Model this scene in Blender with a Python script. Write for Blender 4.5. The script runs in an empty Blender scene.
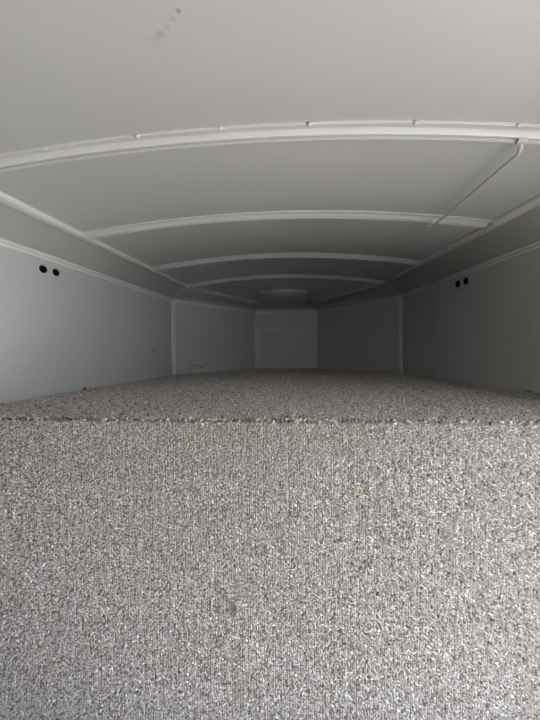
import bpy, bmesh, math, random
import numpy as np
from mathutils import Vector, Matrix

random.seed(7)
SC = bpy.context.scene
COL = SC.collection

# ------------------------------------------------------------------ camera
YAW, PITCH, ROLL = 0.0623, -0.0297, -0.0056
CAM = Vector((0.0406, 0.0, 0.1854))
fw = Vector((-math.sin(YAW), math.cos(YAW), 0)); rt = Vector((math.cos(YAW), math.sin(YAW), 0)); up = Vector((0, 0, 1))
fw, up = (fw * math.cos(PITCH) + up * math.sin(PITCH)), (up * math.cos(PITCH) - fw * math.sin(PITCH))
rt, up = (rt * math.cos(ROLL) + up * math.sin(ROLL)), (up * math.cos(ROLL) - rt * math.sin(ROLL))
cd = bpy.data.cameras.new('camera'); cam = bpy.data.objects.new('camera', cd); COL.objects.link(cam)
cd.sensor_width = 36; cd.lens = 16.0; cd.clip_start = 0.01
cam.matrix_world = Matrix(((rt.x, up.x, -fw.x, CAM.x), (rt.y, up.y, -fw.y, CAM.y), (rt.z, up.z, -fw.z, CAM.z), (0, 0, 0, 1)))
SC.camera = cam

# ------------------------------------------------------------------ light: daylight through the side door
wd = bpy.data.worlds.new('sky'); SC.world = wd; wd.use_nodes = True
bg = wd.node_tree.nodes['Background']
bg.inputs[0].default_value = (0.88, 0.94, 1.0, 1); bg.inputs[1].default_value = 5.5
sd = bpy.data.lights.new('sun', 'SUN'); so = bpy.data.objects.new('sun', sd); COL.objects.link(so)
sd.energy = 12.0; sd.angle = 0.02; sd.color = (1.0, 0.97, 0.93)
so.rotation_euler = Vector((-0.70, -0.06, -0.70)).to_track_quat('-Z', 'Y').to_euler()
so.location = (3, 1, 4)
SC.view_settings.view_transform = 'Standard'; SC.view_settings.look = 'None'
SC.view_settings.gamma = 1.0; SC.view_settings.use_curve_mapping = False
SC.view_settings.exposure = 0.85

# ------------------------------------------------------------------ dimensions
T = 0.0849
ZR, RISE, ZM = 0.6712, 0.0679, 0.5796
Y_EDGE, Y_POST, Y_NOSE, X_NOSE = 0.8687, 2.4616, 3.3033, 0.3138
BOWS = [0.8638, 1.3677, 1.9313, 2.4619]
Y_BACK, Y_KINK, Z_FLOOR = -1.7, 0.45, -1.02
WI = 0.10
SKIN = 0.014
DOOR = (-0.62, 0.48, 0.62)          # opening in the right wall: y0, y1, top z

def W(y): return 1 - T * (max(y, Y_KINK) - 1)
def arch(x, y):
    w = W(min(y, Y_POST)) - WI
    r = RISE
    k = max(0.0, (y - 2.5) / (Y_NOSE - 2.5))
    if k > 0:
        w2 = w + (X_NOSE - w) * k
        r = RISE * w2 / w; w = w2
    return ZR + r * (1 - min((x / w) ** 2, 1.4)) - 0.035 * k
PLAN = [(-W(0), Y_BACK), (-W(0), Y_KINK), (-W(Y_POST), Y_POST), (-X_NOSE, Y_NOSE),
        (X_NOSE, Y_NOSE), (W(Y_POST), Y_POST), (W(0), Y_KINK), (W(0), Y_BACK)]

def offset(d):
    """plan outline moved inward by d (mitred)"""
    out = []
    n = len(PLAN)
    for i, p in enumerate(PLAN):
        p = Vector(p)
        ns = []
        if i > 0:
            e = (p - Vector(PLAN[i - 1])).normalized(); ns.append(Vector((e.y, -e.x)))
        if i < n - 1:
            e = (Vector(PLAN[i + 1]) - p).normalized(); ns.append(Vector((e.y, -e.x)))
        if len(ns) == 1: m = ns[0]
        else:
            m = ns[0] + ns[1]; m = m / m.dot(ns[0])
        out.append(p + m * d)
    return out

# ------------------------------------------------------------------ helpers
def obj(name, me, mat=None, parent=None, smooth=False):
    o = bpy.data.objects.new(name, me); COL.objects.link(o)
    if mat: me.materials.append(mat)
    if parent: o.parent = parent
    if smooth:
        for p in me.polygons: p.use_smooth = True
    return o

def from_bm(bm, name):
    bmesh.ops.recalc_face_normals(bm, faces=bm.faces)
    me = bpy.data.meshes.new(name); bm.to_mesh(me); bm.free()
    return me

def tag(o, label=None, cat=None, group=None, kind=None):
    if label: o['label'] = label
    if cat: o['category'] = cat
    if group: o['group'] = group
    if kind: o['kind'] = kind
    return o

def empty(name, loc=(0, 0, 0)):
    o = bpy.data.objects.new(name, None); COL.objects.link(o); o.location = loc
    o.empty_display_size = 0.05
    return o

def loft(rows, closed=True, cap=True):
    """rows: list of cross-sections (each the same number of points)"""
    bm = bmesh.new()
    vs = [[bm.verts.new(p) for p in r] for r in rows]
    n = len(rows[0])
    for a, b in zip(vs, vs[1:]):
        for k in range(n if closed else n - 1):
            l = (k + 1) % n
            bm.faces.new((a[k], a[l], b[l], b[k]))
    if closed and cap:
        bm.faces.new(vs[0]); bm.faces.new(list(reversed(vs[-1])))
    return bm

def sweep(i0, i1, profile):
    """profile: [(inset, z or f(x,y))], swept along plan points i0..i1"""
    rows = []
    for i in range(i0, i1 + 1):
        r = []
        for d, z in profile:
            p = offset(d)[i]
            r.append((p.x, p.y, z(p.x, p.y) if callable(z) else z))
        rows.append(r)
    return loft(rows)

def prism(poly, z0, z1):
    return loft([[(x, y, z0) for x, y in poly], [(x, y, z1) for x, y in poly]])

def add_box(bm, x0, x1, y0, y1, z0, z1):
    v = [bm.verts.new((x, y, z)) for z in (z0, z1) for x, y in ((x0, y0), (x1, y0), (x1, y1), (x0, y1))]
    for f in ((0, 1, 2, 3), (4, 5, 6, 7), (0, 1, 5, 4), (1, 2, 6, 5), (2, 3, 7, 6), (3, 0, 4, 7)):
        bm.faces.new([v[i] for i in f])

def bevel(o, w, seg=2):
    m = o.modifiers.new('bevel', 'BEVEL'); m.width = w; m.segments = seg; m.limit_method = 'ANGLE'; m.angle_limit = 0.6
    for p in o.data.polygons: p.use_smooth = True
    return o

def tube(pts, r, sides=10):
    pts = [Vector(p) for p in pts]
    rows = []
    u = None
    for i, p in enumerate(pts):
        t = (pts[min(i + 1, len(pts) - 1)] - pts[max(i - 1, 0)]).normalized()
        if u is None: u = t.orthogonal().normalized()
        u = (u - t * u.dot(t)).normalized(); w = t.cross(u)
        rows.append([p + (u * math.cos(a) + w * math.sin(a)) * r for a in (k * 2 * math.pi / sides for k in range(sides))])
    return loft(rows)

def bend(pts, rad=0.02, n=6):
    """round the inner corners of a polyline"""
    pts = [Vector(p) for p in pts]; out = [pts[0]]
    for a, b, c in zip(pts, pts[1:], pts[2:]):
        r = min(rad, (a - b).length * .45, (c - b).length * .45)
        p0 = b + (a - b).normalized() * r; p1 = b + (c - b).normalized() * r
        for k in range(n + 1):
            t = k / n
            out.append(p0 * (1 - t) ** 2 + b * 2 * t * (1 - t) + p1 * t * t)
    out.append(pts[-1])
    return out

# ------------------------------------------------------------------ materials
def paint(name, col, rough=0.45, marks=(), grime=0.05, bump=0.02):
    """painted sheet metal; marks = [(centre xyz, size xyz, colour, strength)] small stains and scuffs"""
    m = bpy.data.materials.new(name); m.use_nodes = True
    nt = m.node_tree; N = nt.nodes; L = nt.links; b = N['Principled BSDF']
    b.inputs['Roughness'].default_value = rough
    tc = N.new('ShaderNodeTexCoord')
    nz = N.new('ShaderNodeTexNoise'); nz.inputs['Scale'].default_value = 3.0; nz.inputs['Detail'].default_value = 5
    L.new(tc.outputs['Object'], nz.inputs['Vector'])
    mx = N.new('ShaderNodeMix'); mx.data_type = 'RGBA'
    mx.inputs[6].default_value = (*col, 1); mx.inputs[7].default_value = (*[c * (1 - 2.2 * grime) for c in col], 1)
    L.new(nz.outputs['Fac'], mx.inputs[0]); cur = mx.outputs[2]
    if marks:
        n2 = N.new('ShaderNodeTexNoise'); n2.inputs['Scale'].default_value = 60; n2.inputs['Detail'].default_value = 3
        L.new(tc.outputs['Object'], n2.inputs['Vector'])
    for c, s, mc, st in marks:
        sub = N.new('ShaderNodeVectorMath'); sub.operation = 'SUBTRACT'; sub.inputs[1].default_value = c
        L.new(tc.outputs['Object'], sub.inputs[0])
        dv = N.new('ShaderNodeVectorMath'); dv.operation = 'DIVIDE'; dv.inputs[1].default_value = s
        L.new(sub.outputs[0], dv.inputs[0])
        ln = N.new('ShaderNodeVectorMath'); ln.operation = 'LENGTH'; L.new(dv.outputs[0], ln.inputs[0])
        ad = N.new('ShaderNodeMath'); ad.operation = 'ADD'
        L.new(ln.outputs['Value'], ad.inputs[0]); L.new(n2.outputs['Fac'], ad.inputs[1])
        mr = N.new('ShaderNodeMapRange'); mr.inputs[1].default_value = 1.6; mr.inputs[2].default_value = 0.7
        mr.inputs[3].default_value = 0; mr.inputs[4].default_value = st
        L.new(ad.outputs[0], mr.inputs[0])
        x = N.new('ShaderNodeMix'); x.data_type = 'RGBA'; x.inputs[7].default_value = (*mc, 1)
        L.new(mr.outputs[0], x.inputs[0]); L.new(cur, x.inputs[6]); cur = x.outputs[2]
    L.new(cur, b.inputs['Base Color'])
    if bump:
        n3 = N.new('ShaderNodeTexNoise'); n3.inputs['Scale'].default_value = 9; n3.inputs['Detail'].default_value = 2
        L.new(tc.outputs['Object'], n3.inputs['Vector'])
        bp = N.new('ShaderNodeBump'); bp.inputs['Strength'].default_value = bump * 10; bp.inputs['Distance'].default_value = 0.004
        L.new(n3.outputs['Fac'], bp.inputs['Height']); L.new(bp.outputs[0], b.inputs['Normal'])
    return m

DK = (0.10, 0.095, 0.085)
WHITE = (0.52, 0.512, 0.502)
WALLC = (0.50, 0.503, 0.493)
M_ceiling = paint('ceiling_white', WHITE, 0.42, marks=[
    ((-0.205, 0.587, 0.759), (0.014, 0.014, 0.03), (0.36, 0.32, 0.26), 0.40),
    ((-0.188, 0.575, 0.759), (0.012, 0.010, 0.03), (0.34, 0.29, 0.22), 0.65),
    ((-0.172, 0.563, 0.759), (0.008, 0.009, 0.03), (0.34, 0.29, 0.22), 0.45),
    ((-0.157, 0.551, 0.759), (0.007, 0.009, 0.03), (0.30, 0.24, 0.17), 0.55),
    ((-0.143, 0.540, 0.759), (0.006, 0.006, 0.03), (0.24, 0.18, 0.12), 0.9),
    ((-0.821, 1.042, 0.71), (0.014, 0.016, 0.03), (0.4, 0.38, 0.36), 0.5),
    ((-0.820, 1.108, 0.71), (0.014, 0.016, 0.03), (0.4, 0.38, 0.36), 0.5)])
M_trim = paint('trim_white', (0.70, 0.69, 0.67), 0.22, grime=0.03)
M_bow = paint('bow_white', (0.60, 0.59, 0.575), 0.28, grime=0.03, bump=0.01)
M_wall_l = paint('wall_left_paint', WALLC, 0.5, marks=[
    ((-0.941, 1.698, 0.357), (0.02, 0.010, 0.022), DK, 0.35),
    ((-0.938, 1.730, 0.345), (0.02, 0.012, 0.006), DK, 0.25),
    ((-0.902, 2.154, 0.186), (0.02, 0.016, 0.022), DK, 0.45),
    ((-0.899, 2.191, 0.067), (0.02, 0.020, 0.010), DK, 0.4)])
M_wall_r = paint('wall_right_paint', WALLC, 0.5, marks=[
    ((0.928, 1.84, 0.350), (0.03, 0.06, 0.004), DK, 0.22),
    ((0.939, 1.72, 0.235), (0.03, 0.05, 0.004), DK, 0.3),
    ((0.951, 1.58, 0.229), (0.03, 0.03, 0.004), DK, 0.3),
    ((0.958, 1.48, 0.229), (0.03, 0.08, 0.004), DK, 0.3),
    ((0.973, 1.313, 0.020), (0.03, 0.03, 0.006), DK, 0.9),
    ((0.973, 1.25, 0.014), (0.03, 0.05, 0.006), DK, 0.8)])
M_wall_n = paint('nose_wall_paint', WALLC, 0.5, marks=[
    ((-0.768, 2.624, 0.062), (0.03, 0.025, 0.007), DK, 0.9),
    ((-0.715, 2.704, 0.048), (0.03, 0.025, 0.007), DK, 0.9),
    ((-0.700, 2.726, 0.056), (0.02, 0.012, 0.007), DK, 0.8)] +
    [((-0.255 + 0.035 * k, 3.303, 0.355), (0.012 + 0.004 * (k % 3), 0.03, 0.006), DK, 0.85) for k in range(7)])
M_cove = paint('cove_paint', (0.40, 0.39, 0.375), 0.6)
M_floor = paint('trailer_floor', (0.40, 0.39, 0.38), 0.8)
M_rear = paint('rear_wall_bounce_cut', (0.12, 0.115, 0.11), 0.7)  # unseen rear walls, colour darkened to cut light bouncing into the nose
M_ground = paint('ground_concrete', (0.52, 0.50, 0.47), 0.9)
M_steel = paint('rod_metal', (0.52, 0.51, 0.49), 0.3, bump=0)
M_black = paint('black_rubber', (0.003, 0.003, 0.003), 0.9, bump=0)
M_black.node_tree.nodes['Principled BSDF'].inputs['Specular IOR Level'].default_value = 0.1
M_board = paint('platform_board', (0.30, 0.24, 0.17), 0.8)

def carpet_mat(name, pile):
    m = bpy.data.materials.new(name); m.use_nodes = True
    nt = m.node_tree; N = nt.nodes; L = nt.links; b = N['Principled BSDF']
    b.inputs['Roughness'].default_value = 0.95; b.inputs['Specular IOR Level'].default_value = 0.15
    if pile:
        a = N.new('ShaderNodeAttribute'); a.attribute_name = 'yarn'
        L.new(a.outputs['Color'], b.inputs['Base Color'])
    else:
        b.inputs['Base Color'].default_value = (0.20, 0.18, 0.16, 1)
    return m
M_pile = carpet_mat('carpet_pile', True); M_backing = carpet_mat('carpet_backing', False)
M_lip = carpet_mat('carpet_backing_dark', False); M_lip.node_tree.nodes['Principled BSDF'].inputs['Base Color'].default_value = (0.16, 0.135, 0.115, 1)

# ------------------------------------------------------------------ setting: ground, floor, walls
bm = bmesh.new(); add_box(bm, -12, 14, -12, 14, Z_FLOOR - 0.55, Z_FLOOR - 0.45)
tag(obj('ground', from_bm(bm, 'ground'), M_ground), 'pale concrete ground outside the trailer', kind='structure')
bm = bmesh.new(); add_box(bm, -W(0) - 0.03, W(0) + 0.03, Y_BACK - 0.03, Y_EDGE, Z_FLOOR - 0.08, Z_FLOOR)
tag(obj('floor', from_bm(bm, 'floor'), M_floor), 'trailer floor below the raised platform', kind='structure')

ZT = 0.70
TH = 0.03
PO = offset(-TH)
def wall(name, i, j, z0, z1, mat, label):
    a, b = PLAN[i], PLAN[j]; c, d = PO[j], PO[i]
    o = obj(name, from_bm(prism([a, b, (c.x, c.y), (d.x, d.y)], z0, z1), name), mat)
    return tag(o, label, kind='structure')

def wall_path(name, idx, z0, z1, mat, label, extra=()):
    bm = bmesh.new()
    me_rows = []
    for i in idx:
        a, b = PLAN[i], PO[i]
        me_rows.append([(a[0], a[1], z0), (a[0], a[1], z1), (b.x, b.y, z1), (b.x, b.y, z0)])
    bm.free(); bm = loft(me_rows)
    for e in extra: add_box(bm, *e)
    o = obj(name, from_bm(bm, name), mat)
    return tag(o, label, kind='structure')

rows = [(W(Y_POST), Y_POST, PO[2]), (W(Y_EDGE), Y_EDGE, Vector((-W(Y_EDGE) - TH, Y_EDGE)))]
bm = loft([[(-a, y, Z_FLOOR), (-a, y, ZT), (p.x, p.y, ZT), (p.x, p.y, Z_FLOOR)] for a, y, p in rows])
tag(obj('wall_left', from_bm(bm, 'wall_left'), M_wall_l), 'long pale grey painted side wall on the left', kind='structure')
rows = [(W(Y_EDGE), Y_EDGE, Vector((-W(Y_EDGE) - TH, Y_EDGE))), (W(0), Y_KINK, PO[1]), (W(0), Y_BACK, PO[0])]  # out-of-frame section split off and added dark to reduce bounce onto the right wall
bm = loft([[(-a, y, Z_FLOOR), (-a, y, ZT), (p.x, p.y, ZT), (p.x, p.y, Z_FLOOR)] for a, y, p in rows])
tag(obj('wall_left_rear', from_bm(bm, 'wall_left_rear'), M_rear), 'unseen left wall behind the platform, made dark to cut bounce light', kind='structure')
# right wall: forward of the door, above the door, behind the door
wr = W(0)
rows = [(W(Y_POST), Y_POST, PO[5]), (W(DOOR[1]), DOOR[1], Vector((W(DOOR[1]) + TH, DOOR[1])))]
bm = loft([[(a, y, Z_FLOOR), (a, y, ZT), (p.x, p.y, ZT), (p.x, p.y, Z_FLOOR)] for a, y, p in rows])
add_box(bm, wr - 0.03, wr + TH, DOOR[0], DOOR[1], DOOR[2], ZT)
add_box(bm, wr, wr + TH, Y_BACK, DOOR[0], Z_FLOOR, ZT)
tag(obj('wall_right', from_bm(bm, 'wall_right'), M_wall_r), 'shaded grey side wall on the right', kind='structure')
wall_path('wall_front_left', (2, 3), -0.06, ZT, M_wall_n, 'angled grey nose wall panel left of centre')
wall_path('wall_front', (3, 4), -0.06, ZT, M_wall_n, 'narrow grey nose wall panel at the far end')
wall_path('wall_front_right', (4, 5), -0.06, ZT, M_wall_n, 'angled dark nose wall panel right of centre')
bm = bmesh.new(); add_box(bm, -wr - TH, wr + TH, Y_BACK - TH, Y_BACK, Z_FLOOR, 0.80)
tag(obj('wall_back', from_bm(bm, 'wall_back'), M_rear), 'rear wall of the trailer room', kind='structure')

# ------------------------------------------------------------------ ceiling skin (arched sheets between the bows)
def half(y):
    if y < Y_POST: return W(y)
    return W(Y_POST) + (X_NOSE - W(Y_POST)) * (y - Y_POST) / (Y_NOSE - Y_POST)
ys = [Y_BACK - 0.03] + [b - 0.028 for b in BOWS] + [2.85, Y_NOSE + 0.03]
ceil_root = None
NX = 28
def skin(y0, y1):
    bm = bmesh.new(); ny = 6
    g = {}
    for t, dz in ((0, SKIN), (1, SKIN + 0.012)):
        for j in range(ny + 1):
            y = y0 + (y1 - y0) * j / ny; h = min(half(min(y, Y_NOSE)) + 0.05, W(0) + 0.05)
            for i in range(NX + 1):
                x = -h + 2 * h * i / NX
                g[t, j, i] = bm.verts.new((x, y, arch(x, y) + dz))
    for j in range(ny):
        for i in range(NX):
            bm.faces.new((g[0, j, i], g[0, j, i + 1], g[0, j + 1, i + 1], g[0, j + 1, i]))
            bm.faces.new((g[1, j, i], g[1, j, i + 1], g[1, j + 1, i + 1], g[1, j + 1, i]))
    for j in range(ny):
        for i in (0, NX):
            bm.faces.new((g[0, j, i], g[0, j + 1, i], g[1, j + 1, i], g[1, j, i]))
    for i in range(NX):
        for j in (0, ny):
            bm.faces.new((g[0, j, i], g[0, j, i + 1], g[1, j, i + 1], g[1, j, i]))
    return from_bm(bm, 'roof_sheet')
ceiling = empty('ceiling', (0, 1.4, ZR + RISE))
tag(ceiling, 'arched white painted metal roof lining made of sheets between bows', kind='structure')
for a, b in zip(ys, ys[1:]):
    if b == 2.85: continue
    if a == 2.85: a = BOWS[3] - 0.028
    o = obj('roof_sheet', skin(a, b), M_ceiling, smooth=False)
    o.parent = ceiling; o.matrix_parent_inverse = Matrix.Translation(ceiling.location).inverted()
    for p in o.data.polygons: p.use_smooth = True
    m = o.modifiers.new('edge', 'EDGE_SPLIT'); m.split_angle = 0.5

# ------------------------------------------------------------------ trims
# cove (sloping band between the wall moulding and the roof rail)
cove = [(0.0, ZM + 0.012), (0.006, ZM + 0.012), (0.049, ZM + 0.056), (0.092, ZR + 0.010), (0.092, ZR + 0.03), (0.0, ZR + 0.03)]
covn = [(0.0, ZM + 0.012), (0.006, ZM + 0.012), (0.020, ZM + 0.040), (0.088, lambda x, y: ZR + 0.002 - 0.035 * max(0.0, (y - 2.5) / (Y_NOSE - 2.5))), (0.080, ZR + 0.03), (0.0, ZR + 0.03)]
K = 0
def trim(i0, i1, prof, mat, label, b=0.0):
    global K; K += 1
    o = obj('trim_%d' % K, from_bm(sweep(i0, i1, prof), 'trim'), mat)
    if b: bevel(o, b)
    return tag(o, label, kind='structure')
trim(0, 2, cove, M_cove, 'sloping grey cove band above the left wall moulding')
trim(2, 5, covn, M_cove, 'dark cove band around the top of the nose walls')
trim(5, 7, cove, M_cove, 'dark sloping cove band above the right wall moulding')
# roof rails
up_ = lambda x, y: arch(x, y) + SKIN + 0.004
rail = [(WI - 0.012, ZR + 0.012), (WI, ZR), (WI + 0.030, ZR + 0.003), (WI + 0.037, ZR + 0.010), (WI + 0.037, up_), (WI - 0.012, ZR + 0.05)]
zn = lambda d: (lambda x, y: ZR + d - 0.035 * max(0.0, (y - 2.5) / (Y_NOSE - 2.5)))
nrail = [(WI - 0.012, zn(0.006)), (WI, zn(-0.002)), (WI + 0.004, zn(0.0)), (WI + 0.004, zn(0.04)), (WI - 0.012, zn(0.04))]
trim(0, 2, rail, M_trim, 'white roof rail running along the left edge of the ceiling', 0.003)
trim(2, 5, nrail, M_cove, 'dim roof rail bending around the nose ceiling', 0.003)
trim(5, 7, rail, M_trim, 'grey roof rail running along the right edge of the ceiling', 0.003)
# wall moulding (double bead)
mo = [(0.0, ZM - 0.014), (0.005, ZM - 0.014), (0.007, ZM - 0.010), (0.007, ZM - 0.004), (0.003, ZM - 0.001),
      (0.009, ZM + 0.002), (0.012, ZM + 0.006), (0.010, ZM + 0.012), (0.004, ZM + 0.016), (0.0, ZM + 0.016)]
trim(0, 2, mo, M_trim, 'double beaded moulding along the top of the left wall')
trim(2, 5, mo, M_trim, 'beaded moulding along the top of the nose walls')
trim(5, 7, mo, M_trim, 'double beaded moulding along the top of the right wall')
# vertical corner posts
def strip(i, w, d, z0, z1, label, mat=M_trim):
    """a vertical cover strip bent around plan corner i"""
    global K; K += 1
    p = Vector(PLAN[i]); a = (Vector(PLAN[i - 1]) - p).normalized(); b = (Vector(PLAN[i + 1]) - p).normalized()
    n = offset(d)[i]
    na = Vector((-a.y, a.x)) * d; nb = Vector((b.y, -b.x)) * d
    if na.dot(n - p) < 0: na = -na
    if nb.dot(n - p) < 0: nb = -nb
    poly = [p + a * w, p + a * w * 0.9 + na, n, p + b * w * 0.9 + nb, p + b * w, p]
    o = obj('trim_%d' % K, from_bm(prism([(q.x, q.y) for q in poly], z0, z1), 'trim'), mat)
    bevel(o, 0.002)
    return tag(o, label, kind='structure')
strip(2, 0.024, 0.010, -0.01, ZM - 0.010, 'pale vertical corner strip where left wall meets the nose')
strip(5, 0.024, 0.010, -0.01, ZM - 0.010, 'grey vertical corner strip where right wall meets the nose')
strip(3, 0.011, 0.014, -0.01, ZM - 0.010, 'thin vertical seam strip left of the far nose panel')
strip(4, 0.011, 0.014, -0.01, ZM - 0.010, 'thin vertical seam strip right of the far nose panel', M_trim)

# ------------------------------------------------------------------ roof bows
BOWP = [(-0.047, 0.0145), (-0.047, 0.010), (-0.0445, 0.0085), (-0.042, 0.0095), (-0.038, 0.012), (-0.027, 0.0115),
        (-0.021, 0.0085), (-0.015, 0.0030), (-0.012, 0.0025), (-0.0115, 0.0100), (-0.0062, 0.0100), (-0.0060, -0.0005), (0.0, -0.0015), (0.002, 0.001), (0.002, 0.0145)]
def make_bow(Y, label, rivet_x=(), rr=0.0065):
    root = empty('roof_bow', (0, Y, ZR + RISE))
    rows = []
    h = W(Y) - WI - 0.010
    n = 40
    for i in range(n + 1):
        x = -h + 2 * h * i / n
        rows.append([(x, dy, arch(x, Y + (dy if Y < 2.4 else 0)) + dz - ZR - RISE) for dy, dz in BOWP])
    # near flange + web, far lip separated by the open groove
    rows_a = [r[:10] + [(r[9][0], r[9][1], r[0][2])] for r in rows]
    rows_b = [r[10:] + [(r[10][0], r[10][1], r[14][2])] for r in rows]
    for name, rw in (('bow_channel', rows_a), ('bow_lip', rows_b)):
        o = obj(name, from_bm(loft(rw), name), M_bow, root)
        for p in o.data.polygons: p.use_smooth = True
        m = o.modifiers.new('edge', 'EDGE_SPLIT'); m.split_angle = 0.3
    # end brackets welded to the roof rail
    for s in (-1, 1):
        x = s * (h - 0.014)
        bm = bmesh.new(); add_box(bm, x - 0.010, x + 0.010, -0.05, 0.0, arch(x, Y) - ZR - RISE - 0.003, arch(x, Y) - ZR - RISE + 0.010)
        bevel(obj('end_bracket', from_bm(bm, 'end_bracket'), M_bow, root), 0.002)
    for x in rivet_x:
        bm = bmesh.new(); bmesh.ops.create_uvsphere(bm, u_segments=10, v_segments=6, radius=rr)
        bmesh.ops.scale(bm, verts=bm.verts, vec=(1.2, 1, 0.8))
        o = obj('rivet', from_bm(bm, 'rivet'), M_bow, root, smooth=True)
        o.location = (x, -0.046, arch(x, Y - 0.046) + 0.0095 - ZR - RISE)
    return tag(root, label, 'roof bow', 'curved roof bows across the ceiling')
make_bow(BOWS[0], 'nearest and widest white roof bow, with rivets and the bent rod end',
         (-0.60, -0.350, -0.133, 0.092, 0.350, 0.590))
make_bow(BOWS[1], 'second white roof bow from the front, where the thin rod ends')
make_bow(BOWS[2], 'third white roof bow, in the dim middle of the ceiling')
make_bow(BOWS[3], 'farthest and shortest roof bow, dark, just before the nose box')

# ------------------------------------------------------------------ ceiling box at the nose
root = empty('ceiling_box', (-0.012, 2.95, 0.70))
prof = [(2.84, arch(0, 2.84) + 0.014), (2.85, 0.690), (2.87, 0.677), (3.19, 0.622), (3.19, arch(0, 3.19) + 0.014)]
rows = [[(x, y - 2.95, z - 0.70) for y, z in prof] for x in (-0.205, 0.205)]
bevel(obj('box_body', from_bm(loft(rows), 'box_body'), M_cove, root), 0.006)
rows = [[(-0.18, -0.06, 0.675 - 0.70), (-0.18, 0.22, 0.627 - 0.70), (-0.18, 0.22, 0.622 - 0.70), (-0.18, -0.06, 0.670 - 0.70)]]
rows.append([(-x, y, z) for x, y, z in rows[0]])
bevel(obj('cover_plate', from_bm(loft(rows), 'cover_plate'), M_cove, root), 0.002)
tag(root, 'low dark rectangular box under the ceiling above the far nose panel', 'ceiling box')

# ------------------------------------------------------------------ hanging rod on the right
root = empty('hanging_rod', (0.635, 0.866, 0.70))
O = Vector((0.635, 0.866, 0.70))
pts = bend([(0.622, 0.860, 0.728), (0.630, 0.868, 0.687), (0.617, 1.362, 0.681), (0.613, 1.364, 0.712)], 0.034, 8)
pts[-9:] = bend([pts[8], (0.617, 1.366, 0.681), (0.613, 1.366, 0.712)], 0.010, 6)[-8:]
obj('rod', from_bm(tube([Vector(p) - O for p in pts], 0.0052, 12), 'rod'), M_steel, root, smooth=True)
for x, y in ((0.622, 0.858), (0.609, 1.362)):
    zt = arch(x, y)
    bm = bmesh.new(); add_box(bm, x - 0.012, x + 0.012, y - 0.010, y + 0.006, zt - 0.006, zt + 0.004)
    if y > 1: add_box(bm, x - 0.005, x + 0.005, y - 0.004, y + 0.005, zt - 0.020, zt - 0.005)
    bmesh.ops.translate(bm, verts=bm.verts, vec=-O)
    bevel(obj('rod_clip', from_bm(bm, 'rod_clip'), M_steel, root), 0.002)
tag(root, 'thin painted metal rod with bent end slung between two roof bows at right', 'rod')

# ------------------------------------------------------------------ black plugs in the walls
def plug(p, side, r, label, wide=1.0):
    n = Vector((-side, -T, 0)).normalized()          # inward
    root = empty('wall_plug', p)
    rot = n.to_track_quat('Z', 'Y')
    root.rotation_mode = 'QUATERNION'; root.rotation_quaternion = rot
    root.scale = (wide, 1, 1)
    S = 24
    prof = [(r * 1.0, -0.001), (r * 1.0, 0.0015), (r * 0.92, 0.003), (r * 0.78, 0.003), (r * 0.72, 0.0018)]
    bm = bmesh.new()
    vs = [[bm.verts.new((q * math.cos(a), q * math.sin(a), z)) for q, z in prof] for a in (2 * math.pi * k / S for k in range(S))]
    for a, b in zip(vs, vs[1:] + vs[:1]):
        for k in range(len(prof) - 1): bm.faces.new((a[k], b[k], b[k + 1], a[k + 1]))
    obj('rim', from_bm(bm, 'rim'), M_black, root, smooth=True)
    bm = bmesh.new(); bmesh.ops.create_cone(bm, cap_ends=True, segments=S, radius1=r * 0.76, radius2=r * 0.70, depth=0.003)
    obj('cap', from_bm(bm, 'cap'), M_black, root)
    tag(root, label, 'plug', 'black round plugs high on the side walls')
plug((-0.9765, 1.273, 0.527), -1, 0.0155, 'black round plug on the left wall, the one nearer the viewer', 1.25)
plug((-0.971, 1.339, 0.529), -1, 0.0150, 'black round plug on the left wall, the one farther in', 1.2)
plug((0.940, 1.706, 0.535), 1, 0.0185, 'black round plug on the right wall, the one nearer the viewer')
plug((0.934, 1.773, 0.533), 1, 0.0185, 'black round plug on the right wall, the one farther in')

# ------------------------------------------------------------------ raised platform and its carpets
wp = W(Y_EDGE)
poly = [(-wp + 0.001, Y_EDGE + 0.014), (-W(Y_POST) + 0.001, Y_POST), (-X_NOSE, Y_NOSE - 0.001), (X_NOSE, Y_NOSE - 0.001), (W(Y_POST) - 0.001, Y_POST), (wp - 0.001, Y_EDGE + 0.014)]
bm = prism(poly, -0.06, -0.008)
add_box(bm, -wp + 0.001, wp - 0.001, Y_EDGE + 0.014, Y_EDGE + 0.034, Z_FLOOR, -0.06)
plat = tag(obj('floor_platform', from_bm(bm, 'floor_platform'), M_board), 'raised wooden nose platform hidden under the carpet', kind='structure')

rng = np.random.default_rng(5)
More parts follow.
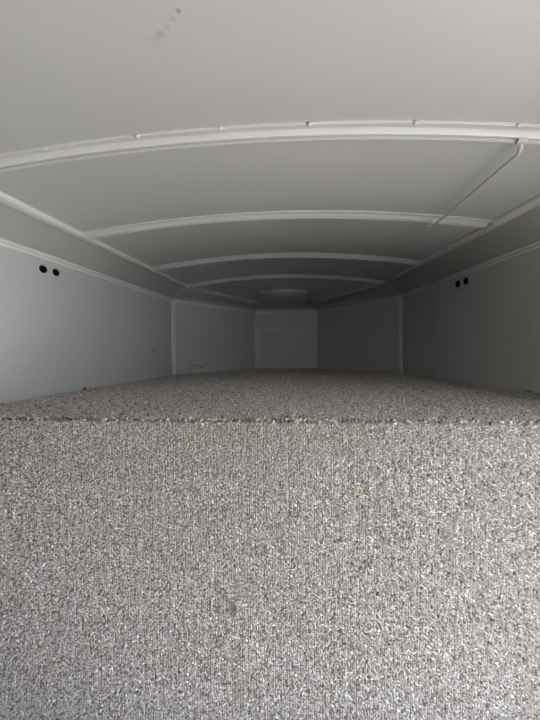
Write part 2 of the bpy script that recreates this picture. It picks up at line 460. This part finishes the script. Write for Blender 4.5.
# one yarn loop: a squashed low-poly bead
OV = np.array([(1, 0, 0), (.3, .9, 0), (-.6, .75, 0), (-1, 0, 0), (-.3, -.9, 0), (.6, -.75, 0), (.25, .1, 1), (-.3, -.1, .9)], float)
OF = np.array([(0, 1, 6), (1, 2, 6), (2, 7, 6), (2, 3, 7), (3, 4, 7), (4, 5, 7), (5, 6, 7), (5, 0, 6)])
PAL = np.array([(0.44, 0.417, 0.407), (0.52, 0.497, 0.487), (0.35, 0.326, 0.314), (0.17, 0.150, 0.138), (0.43, 0.395, 0.375), (0.72, 0.705, 0.695)])
PW = [0.30, 0.26, 0.17, 0.08, 0.12, 0.07]
def pile(name, P, U, V, Nn, size, stains, parent, darkp=0.0, tint=(1, 1, 1)):
    """P: loop centres; U, V, Nn: tangent frame (3,)"""
    n = len(P)
    ang = rng.uniform(0, 2 * np.pi, n)
    la = size * rng.uniform(0.55, 0.95, n); lb = size * rng.uniform(0.30, 0.5, n); lh = size * rng.uniform(0.35, 1.0, n)
    c, s = np.cos(ang), np.sin(ang)
    e1 = c[:, None] * U + s[:, None] * V; e2 = -s[:, None] * U + c[:, None] * V
    tilt = rng.normal(0, 0.35, (n, 1))
    co = (P[:, None, :] + OV[None, :, 0:1] * (la[:, None] * e1)[:, None, :] + OV[None, :, 1:2] * (lb[:, None] * e2)[:, None, :]
          + OV[None, :, 2:3] * (lh[:, None] * (Nn + tilt * e1))[:, None, :]).reshape(-1, 3)
    fa = (OF[None] + (np.arange(n) * len(OV))[:, None, None]).reshape(-1)
    me = bpy.data.meshes.new(name)
    nf = n * len(OF)
    me.vertices.add(len(co)); me.vertices.foreach_set('co', co.astype(np.float32).ravel())
    me.loops.add(nf * 3); me.loops.foreach_set('vertex_index', fa.astype(np.int32))
    me.polygons.add(nf); me.polygons.foreach_set('loop_start', np.arange(0, nf * 3, 3, dtype=np.int32))
    me.update(calc_edges=True); me.validate()
    me.polygons.foreach_set('use_smooth', np.ones(nf, bool))
    colr = PAL[rng.choice(len(PAL), n, p=PW)] * rng.uniform(0.85, 1.12, (n, 1))
    colr = colr * np.array(tint)
    colr[rng.random(n) < darkp] *= 0.3
    for ctr, rad, sc, st in stains:
        d = (((P - np.array(ctr)) / np.array(rad)) ** 2).sum(1)
        k = np.clip(1.3 - d + rng.normal(0, 0.25, n), 0, 1)[:, None] * st
        colr = colr * (1 - k) + np.array(sc) * k
    at = me.color_attributes.new('yarn', 'FLOAT_COLOR', 'POINT')
    cc = np.ones((n, len(OV), 4), np.float32); cc[:, :, :3] = colr[:, None, :]
    at.data.foreach_set('color', cc.ravel())
    o = obj(name, me, M_pile, parent)
    return tag(o, kind='stuff')

U, V = np.array([1., 0, 0]), np.array([0, 0, 1.])
# carpet hanging down the front of the platform
root = empty('riser_carpet', (0, Y_EDGE, Z_FLOOR))
bm = bmesh.new(); add_box(bm, -wp + 0.002, wp - 0.002, 0.007, 0.0135, 0.0, -0.010 - Z_FLOOR)
obj('carpet_backing', from_bm(bm, 'carpet_backing'), M_backing, root)
dx, dz = 0.0058, 0.0046
xs = np.arange(-wp + 0.006, wp - 0.006, dx); xs = xs + 0.0008 * np.sin(2 * np.pi * np.arange(len(xs)) / 4.0); zs = np.arange(-0.008, Z_FLOOR + 0.002, -dz)
gx, gz = np.meshgrid(xs, zs)
gz = gz + rng.uniform(-0.5, 0.5, gz.shape[1])[None, :] * dz
gx = gx + rng.normal(0, 0.0009, gx.shape); gz = gz + rng.normal(0, 0.0014, gz.shape)
P = np.stack([gx.ravel(), 0.007 + rng.normal(0, 0.0006, gx.size), gz.ravel() - Z_FLOOR], 1)
P = P[P[:, 2] < -0.014 - Z_FLOOR]
zf = -Z_FLOOR
pile('pile', P, U, V, np.array([0, -1., 0]), 0.0060, [
    ((-0.124, 0.0, -0.545 + zf), (0.011, 9, 0.028), (0.19, 0.17, 0.09), 0.85),
    ((-0.147, 0.0, -0.512 + zf), (0.010, 9, 0.012), (0.22, 0.20, 0.12), 0.7),
    ((0.223, 0.0, -0.201 + zf), (0.014, 9, 0.012), (0.48, 0.44, 0.28), 0.7),
    ((-0.45, 0.0, -0.03 + zf), (0.75, 9, 0.16), (0.34, 0.285, 0.235), 0.30),
    ((0.25, 0.0, -0.02 + zf), (0.60, 9, 0.09), (0.36, 0.30, 0.25), 0.30),
    ((-0.30, 0.0, -0.20 + zf), (0.35, 9, 0.22), (0.36, 0.32, 0.28), 0.22)], root)
tag(root, 'grey beige loop pile carpet hanging down the vertical front of the platform', 'carpet')

# carpet lying on the platform
root = empty('deck_carpet', (0, Y_EDGE, 0))
poly = [(-wp + 0.003, -0.001), (-W(Y_POST) + 0.003, Y_POST - Y_EDGE), (-X_NOSE, Y_NOSE - Y_EDGE - 0.004), (X_NOSE, Y_NOSE - Y_EDGE - 0.004), (W(Y_POST) - 0.003, Y_POST - Y_EDGE), (wp - 0.003, -0.001)]
obj('carpet_backing', from_bm(prism(poly, -0.0078, -0.003), 'carpet_backing'), M_lip, root)
xs = np.arange(-wp, wp, 0.0068); yv = np.arange(0.001, Y_NOSE - Y_EDGE - 0.006, 0.0068)
gx, gy = np.meshgrid(xs, yv)
gx = gx + rng.normal(0, 0.0017, gx.shape); gy = gy + rng.normal(0, 0.0017, gy.shape)
hw = np.interp(gy + Y_EDGE, [Y_EDGE, Y_POST, Y_NOSE], [wp, W(Y_POST), X_NOSE]) - 0.006
k = (np.abs(gx) < hw).ravel()
P = np.stack([gx.ravel(), gy.ravel(), -0.0035 + rng.normal(0, 0.0006, gx.size) + 0.0008 * np.sin(gx.ravel() * 7 + 1) * np.sin(gy.ravel() * 5)], 1)[k]
pile('pile', P, U, np.array([0, 1., 0]), np.array([0, 0, 1.]), 0.0064, [], root, 0.0, (1.14, 1.10, 1.05))
# the turned edge of loops along the lip
n = int(2 * wp / 0.0105)
P = np.stack([np.linspace(-wp + 0.006, wp - 0.006, n) + rng.normal(0, 0.001, n), -0.001 + rng.normal(0, 0.0012, n), -0.006 + rng.normal(0, 0.002, n)], 1)
pile('bound_edge', P, U, V, np.array([0, -0.8, 0.6]), 0.0085, [], root, 0.5, (0.88, 0.84, 0.80))
# frayed clump by the left wall
P = rng.normal(0, 1, (14, 3)) * np.array([0.003, 0.006, 0.003]) + np.array([-W(1.478) + 0.014, 1.478 - Y_EDGE, 0.006])
pile('frayed_tuft', P, U, V, np.array([0, -0.6, 0.8]), 0.0075, [((-0.94, 0.69, 0.006), (1, 1, 1), (0.12, 0.10, 0.08), 0.8)], root)
tag(root, 'grey beige loop pile carpet lying flat on the raised platform', 'carpet')
